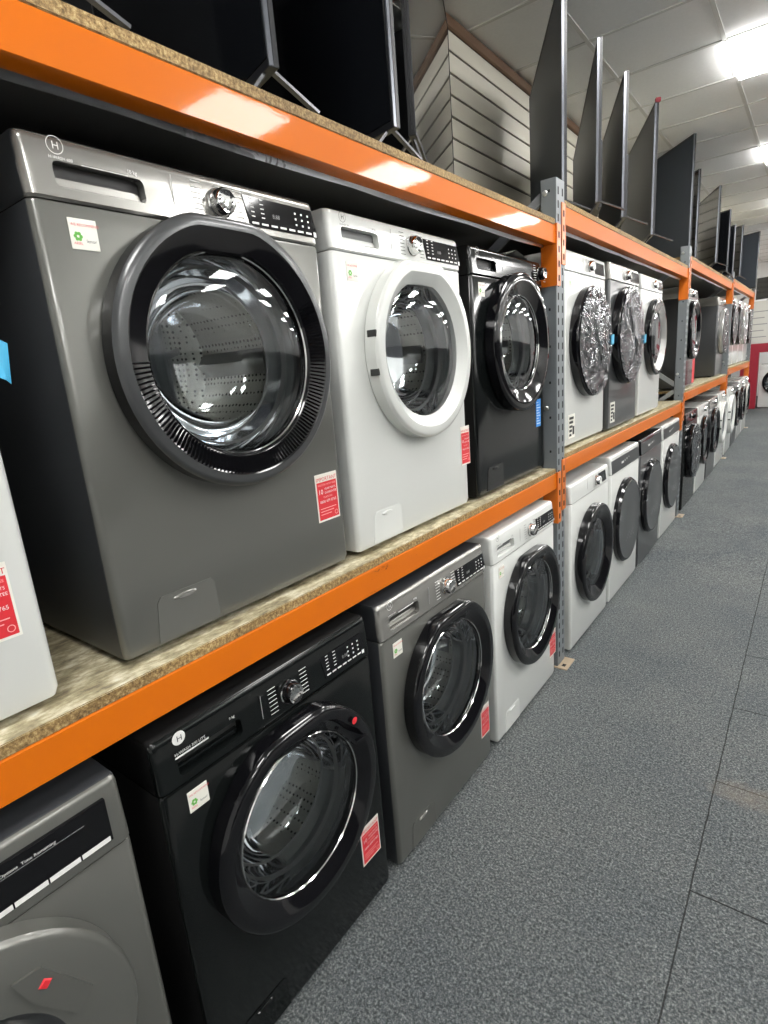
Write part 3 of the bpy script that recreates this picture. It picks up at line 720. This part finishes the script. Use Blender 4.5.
# ------------------------------------------------------------------ televisions stored on the top shelf
def tv(label, near, far, zb, h, screen=TVSCREEN, flip=False, feet=True, edge=BEZEL, lift=.045):
    a = Vector((near[0], near[1], 0)); b_ = Vector((far[0], far[1], 0)); d = b_-a; Ln = d.length; an = math.atan2(d.y, d.x)
    t = empty('television', (near[0], near[1], zb), an); tag(t, label, 'television', 'televisions standing on the top shelf')
    # local x runs from the aisle edge to the wall; +y local faces the camera side (left of direction)
    th = .018; z0 = lift; z1 = lift+h
    def P(name, m, par=t):
        if flip: m.v = [(v[0], -v[1]-.018, v[2]) for v in m.v]
        return m.build(name, par)
    m = MB(); m.box((.004, -th, z0+.004), (Ln-.004, .0, z1-.004), TVBLK, .003); m.box((Ln*.18, -th-.035, z0+.03), (Ln*.82, -th+.002, z0+h*.55), TVBLK, .012); P('casing', m)
    m = MB(); m.box((.012, -.001, z0+.018), (Ln-.012, .0022, z1-.012), screen, .0005); P('screen', m)
    m = MB()
    m.box((-.001, -.006, z0), (.005, .004, z1), edge, .001); m.box((-.0005, -th, z0), (.005, -.0065, z1), TVBLK, .001); m.box((Ln-.006, -th, z0), (Ln+.001, .004, z1), TVBLK, .001)
    m.box((0, -th, z1-.006), (Ln, .004, z1+.001), TVBLK, .001); m.box((0, -th, z0-.001), (Ln, .004, z0+.014), TVBLK, .001); P('bezel', m)
    footm = FOOTM if near[1] < 2 else TVBLK
    if feet:
        for fx in (.03, (Ln-.25) if not flip else Ln*.42):
            m = MB(); fx2 = fx+.02
            m.bar((fx, -.011, z0+.01), (fx2, .03, .005), .012, .006, footm); m.bar((fx, -.011, z0+.01), (fx2, -.13, .005), .012, .006, footm); P('foot', m)
    return t
bt = [UP[i]+BH+.0235 for i in range(4)]
TV = 'television on the top shelf'
for t_ in (('dark television at the top left corner, only its lower edge showing', (-.89, .47), (-1.95, .80), bt[0], .78),
           ('dark television with silver foot above the graphite washer', (-.89, .90), (-1.95, 1.20), bt[0], .80),
           ('dark television above the white washer, in front of the mirror-like screen', (-.89, 1.31), (-2.0, 1.58), bt[0], .84)):
    tv(*t_)
tv('mirror-like television reflecting the slatted wall above the black washer', (-1.02, 1.57), (-1.63, 2.885), bt[0], .97, screen=TVMIRROR, edge=TVBLK, flip=True, lift=.125)
tv('tall narrow-looking television standing right beside the nearest upright', (-.968, 2.71), (-1.53, 3.72), bt[1], .86, screen=TVMATTE)
tv('television with wavy silver edge, first to the right of the nearest upright', (-.87, 2.87), (-1.47, 4.33), bt[1], .64, screen=TVMATTE)
tv('television with thin silver edge, second to the right of the nearest upright', (-.87, 3.30), (-1.30, 4.35), bt[1], .65, screen=TVMATTE)
tv('television with red corner tab left of the big matte one', (-.87, 3.95), (-1.33, 5.02), bt[1], .70, screen=TVMATTE)
tv('big matte dark television above the second upright', (-.97, 5.78), (-1.6, 6.52), bt[2], .93, screen=TVMATTE)
tv('thin television edge directly behind the big matte one', (-1.0, 6.28), (-1.6, 7.12), bt[2], .78, screen=TVSCREEN)
tv('dark television with slanted top, second past the second upright', (-.87, 6.58), (-1.32, 7.62), bt[2], .67)
tv('narrow television, first above the far end of the third bay', (-.87, 7.42), (-1.35, 7.72), bt[2], .60)
tv('slim television above the third upright', (-.87, 7.92), (-1.38, 8.12), bt[2], .52)
tv('small television just past the third upright', (-.87, 8.62), (-1.35, 9.15), bt[3], .58)
tv('large flat-topped television at the far end of the row', (-.87, 10.84), (-1.60, 11.30), bt[3], .80, screen=TVMATTE)
m = MB(); m.box((-.012, -.025, .742), (.012, .004, .765), SIGNRED, .003)
for o in list(bpy.data.objects):
    if o.get('label', '').startswith('television with red corner'): m.build('corner_tab', o)

# ------------------------------------------------------------------ far end: red display frame with appliances and cartons
YD = 13.7; gd = gz(YD)
t = empty('display_frame', (0, YD, gd)); tag(t, 'red painted display frame standing across the far end of the aisle', 'display frame')
for k, x0 in enumerate((-1.25, .37, 1.45)):
    m = MB(); m.box((x0, -.05, 0), (x0+(.30 if k == 0 else .15), .12, 1.10), SIGNRED, .004); m.build('post', t)
m = MB(); m.box((-1.25, -.05, 1.10), (1.62, .5, 1.27), SIGNRED, .004); m.build('shelf', t)
for k in range(3):
    machine(['white washer with black door inside the red frame, nearest the racking', 'white washer inside the red frame, second from the racking', 'white washer inside the red frame, third from the racking'][k],
            0, 0, body=WHITE, hi=False, flap=False, flat=0, st=False)
    o = [q for q in bpy.data.objects if q.get('category') == 'washing machine'][-1]
ws = [q for q in bpy.data.objects if q.get('category') == 'washing machine' and 'red frame' in q.get('label', '')]
for k, o in enumerate(sorted(ws, key=lambda q: ('nearest' not in q['label'], 'second' not in q['label']))):
    o.rotation_euler = (0, 0, -PI/2); o.location = (-.62+.63*k - (.0 if k < 2 else -.2), YD+.1, gd)
for k in range(3):
    o = MB().box((-.23, -.22, 0), (.23, .22, .80-.06*k), PAPER, .006)
    o.quad(0, 0, 0, 0, 0, PRINTG)
    for r in range(5): o.add([(-.18, -.2205, .12+.12*r), (.12-.05*(r % 2), -.2205, .12+.12*r), (.12-.05*(r % 2), -.2205, .135+.12*r), (-.18, -.2205, .135+.12*r)], [(0, 1, 2, 3)], PRINTG)
    o = o.build('carton', loc=(-.98+.5*k, YD+.2, gd+1.2705))
    tag(o, ['pale carton on the red frame, beside the last racking upright', 'pale carton on the red frame, second from the racking', 'pale carton on the red frame, third from the racking'][k], 'carton', 'cartons on the red frame')
tv('small dark television standing on the cartons at the far end', (-.73, YD+.08), (-1.1, YD+.26), gd+1.2705+.8005, .40, screen=TVSCREEN)
m = MB(); m.box((-1.0, YF-.03, 1.7), (1.2, YF-.001, 2.5), SIGNRED, .004); tag(m.build('wall_sign'), 'red sign panel on the far wall above the display', 'sign')
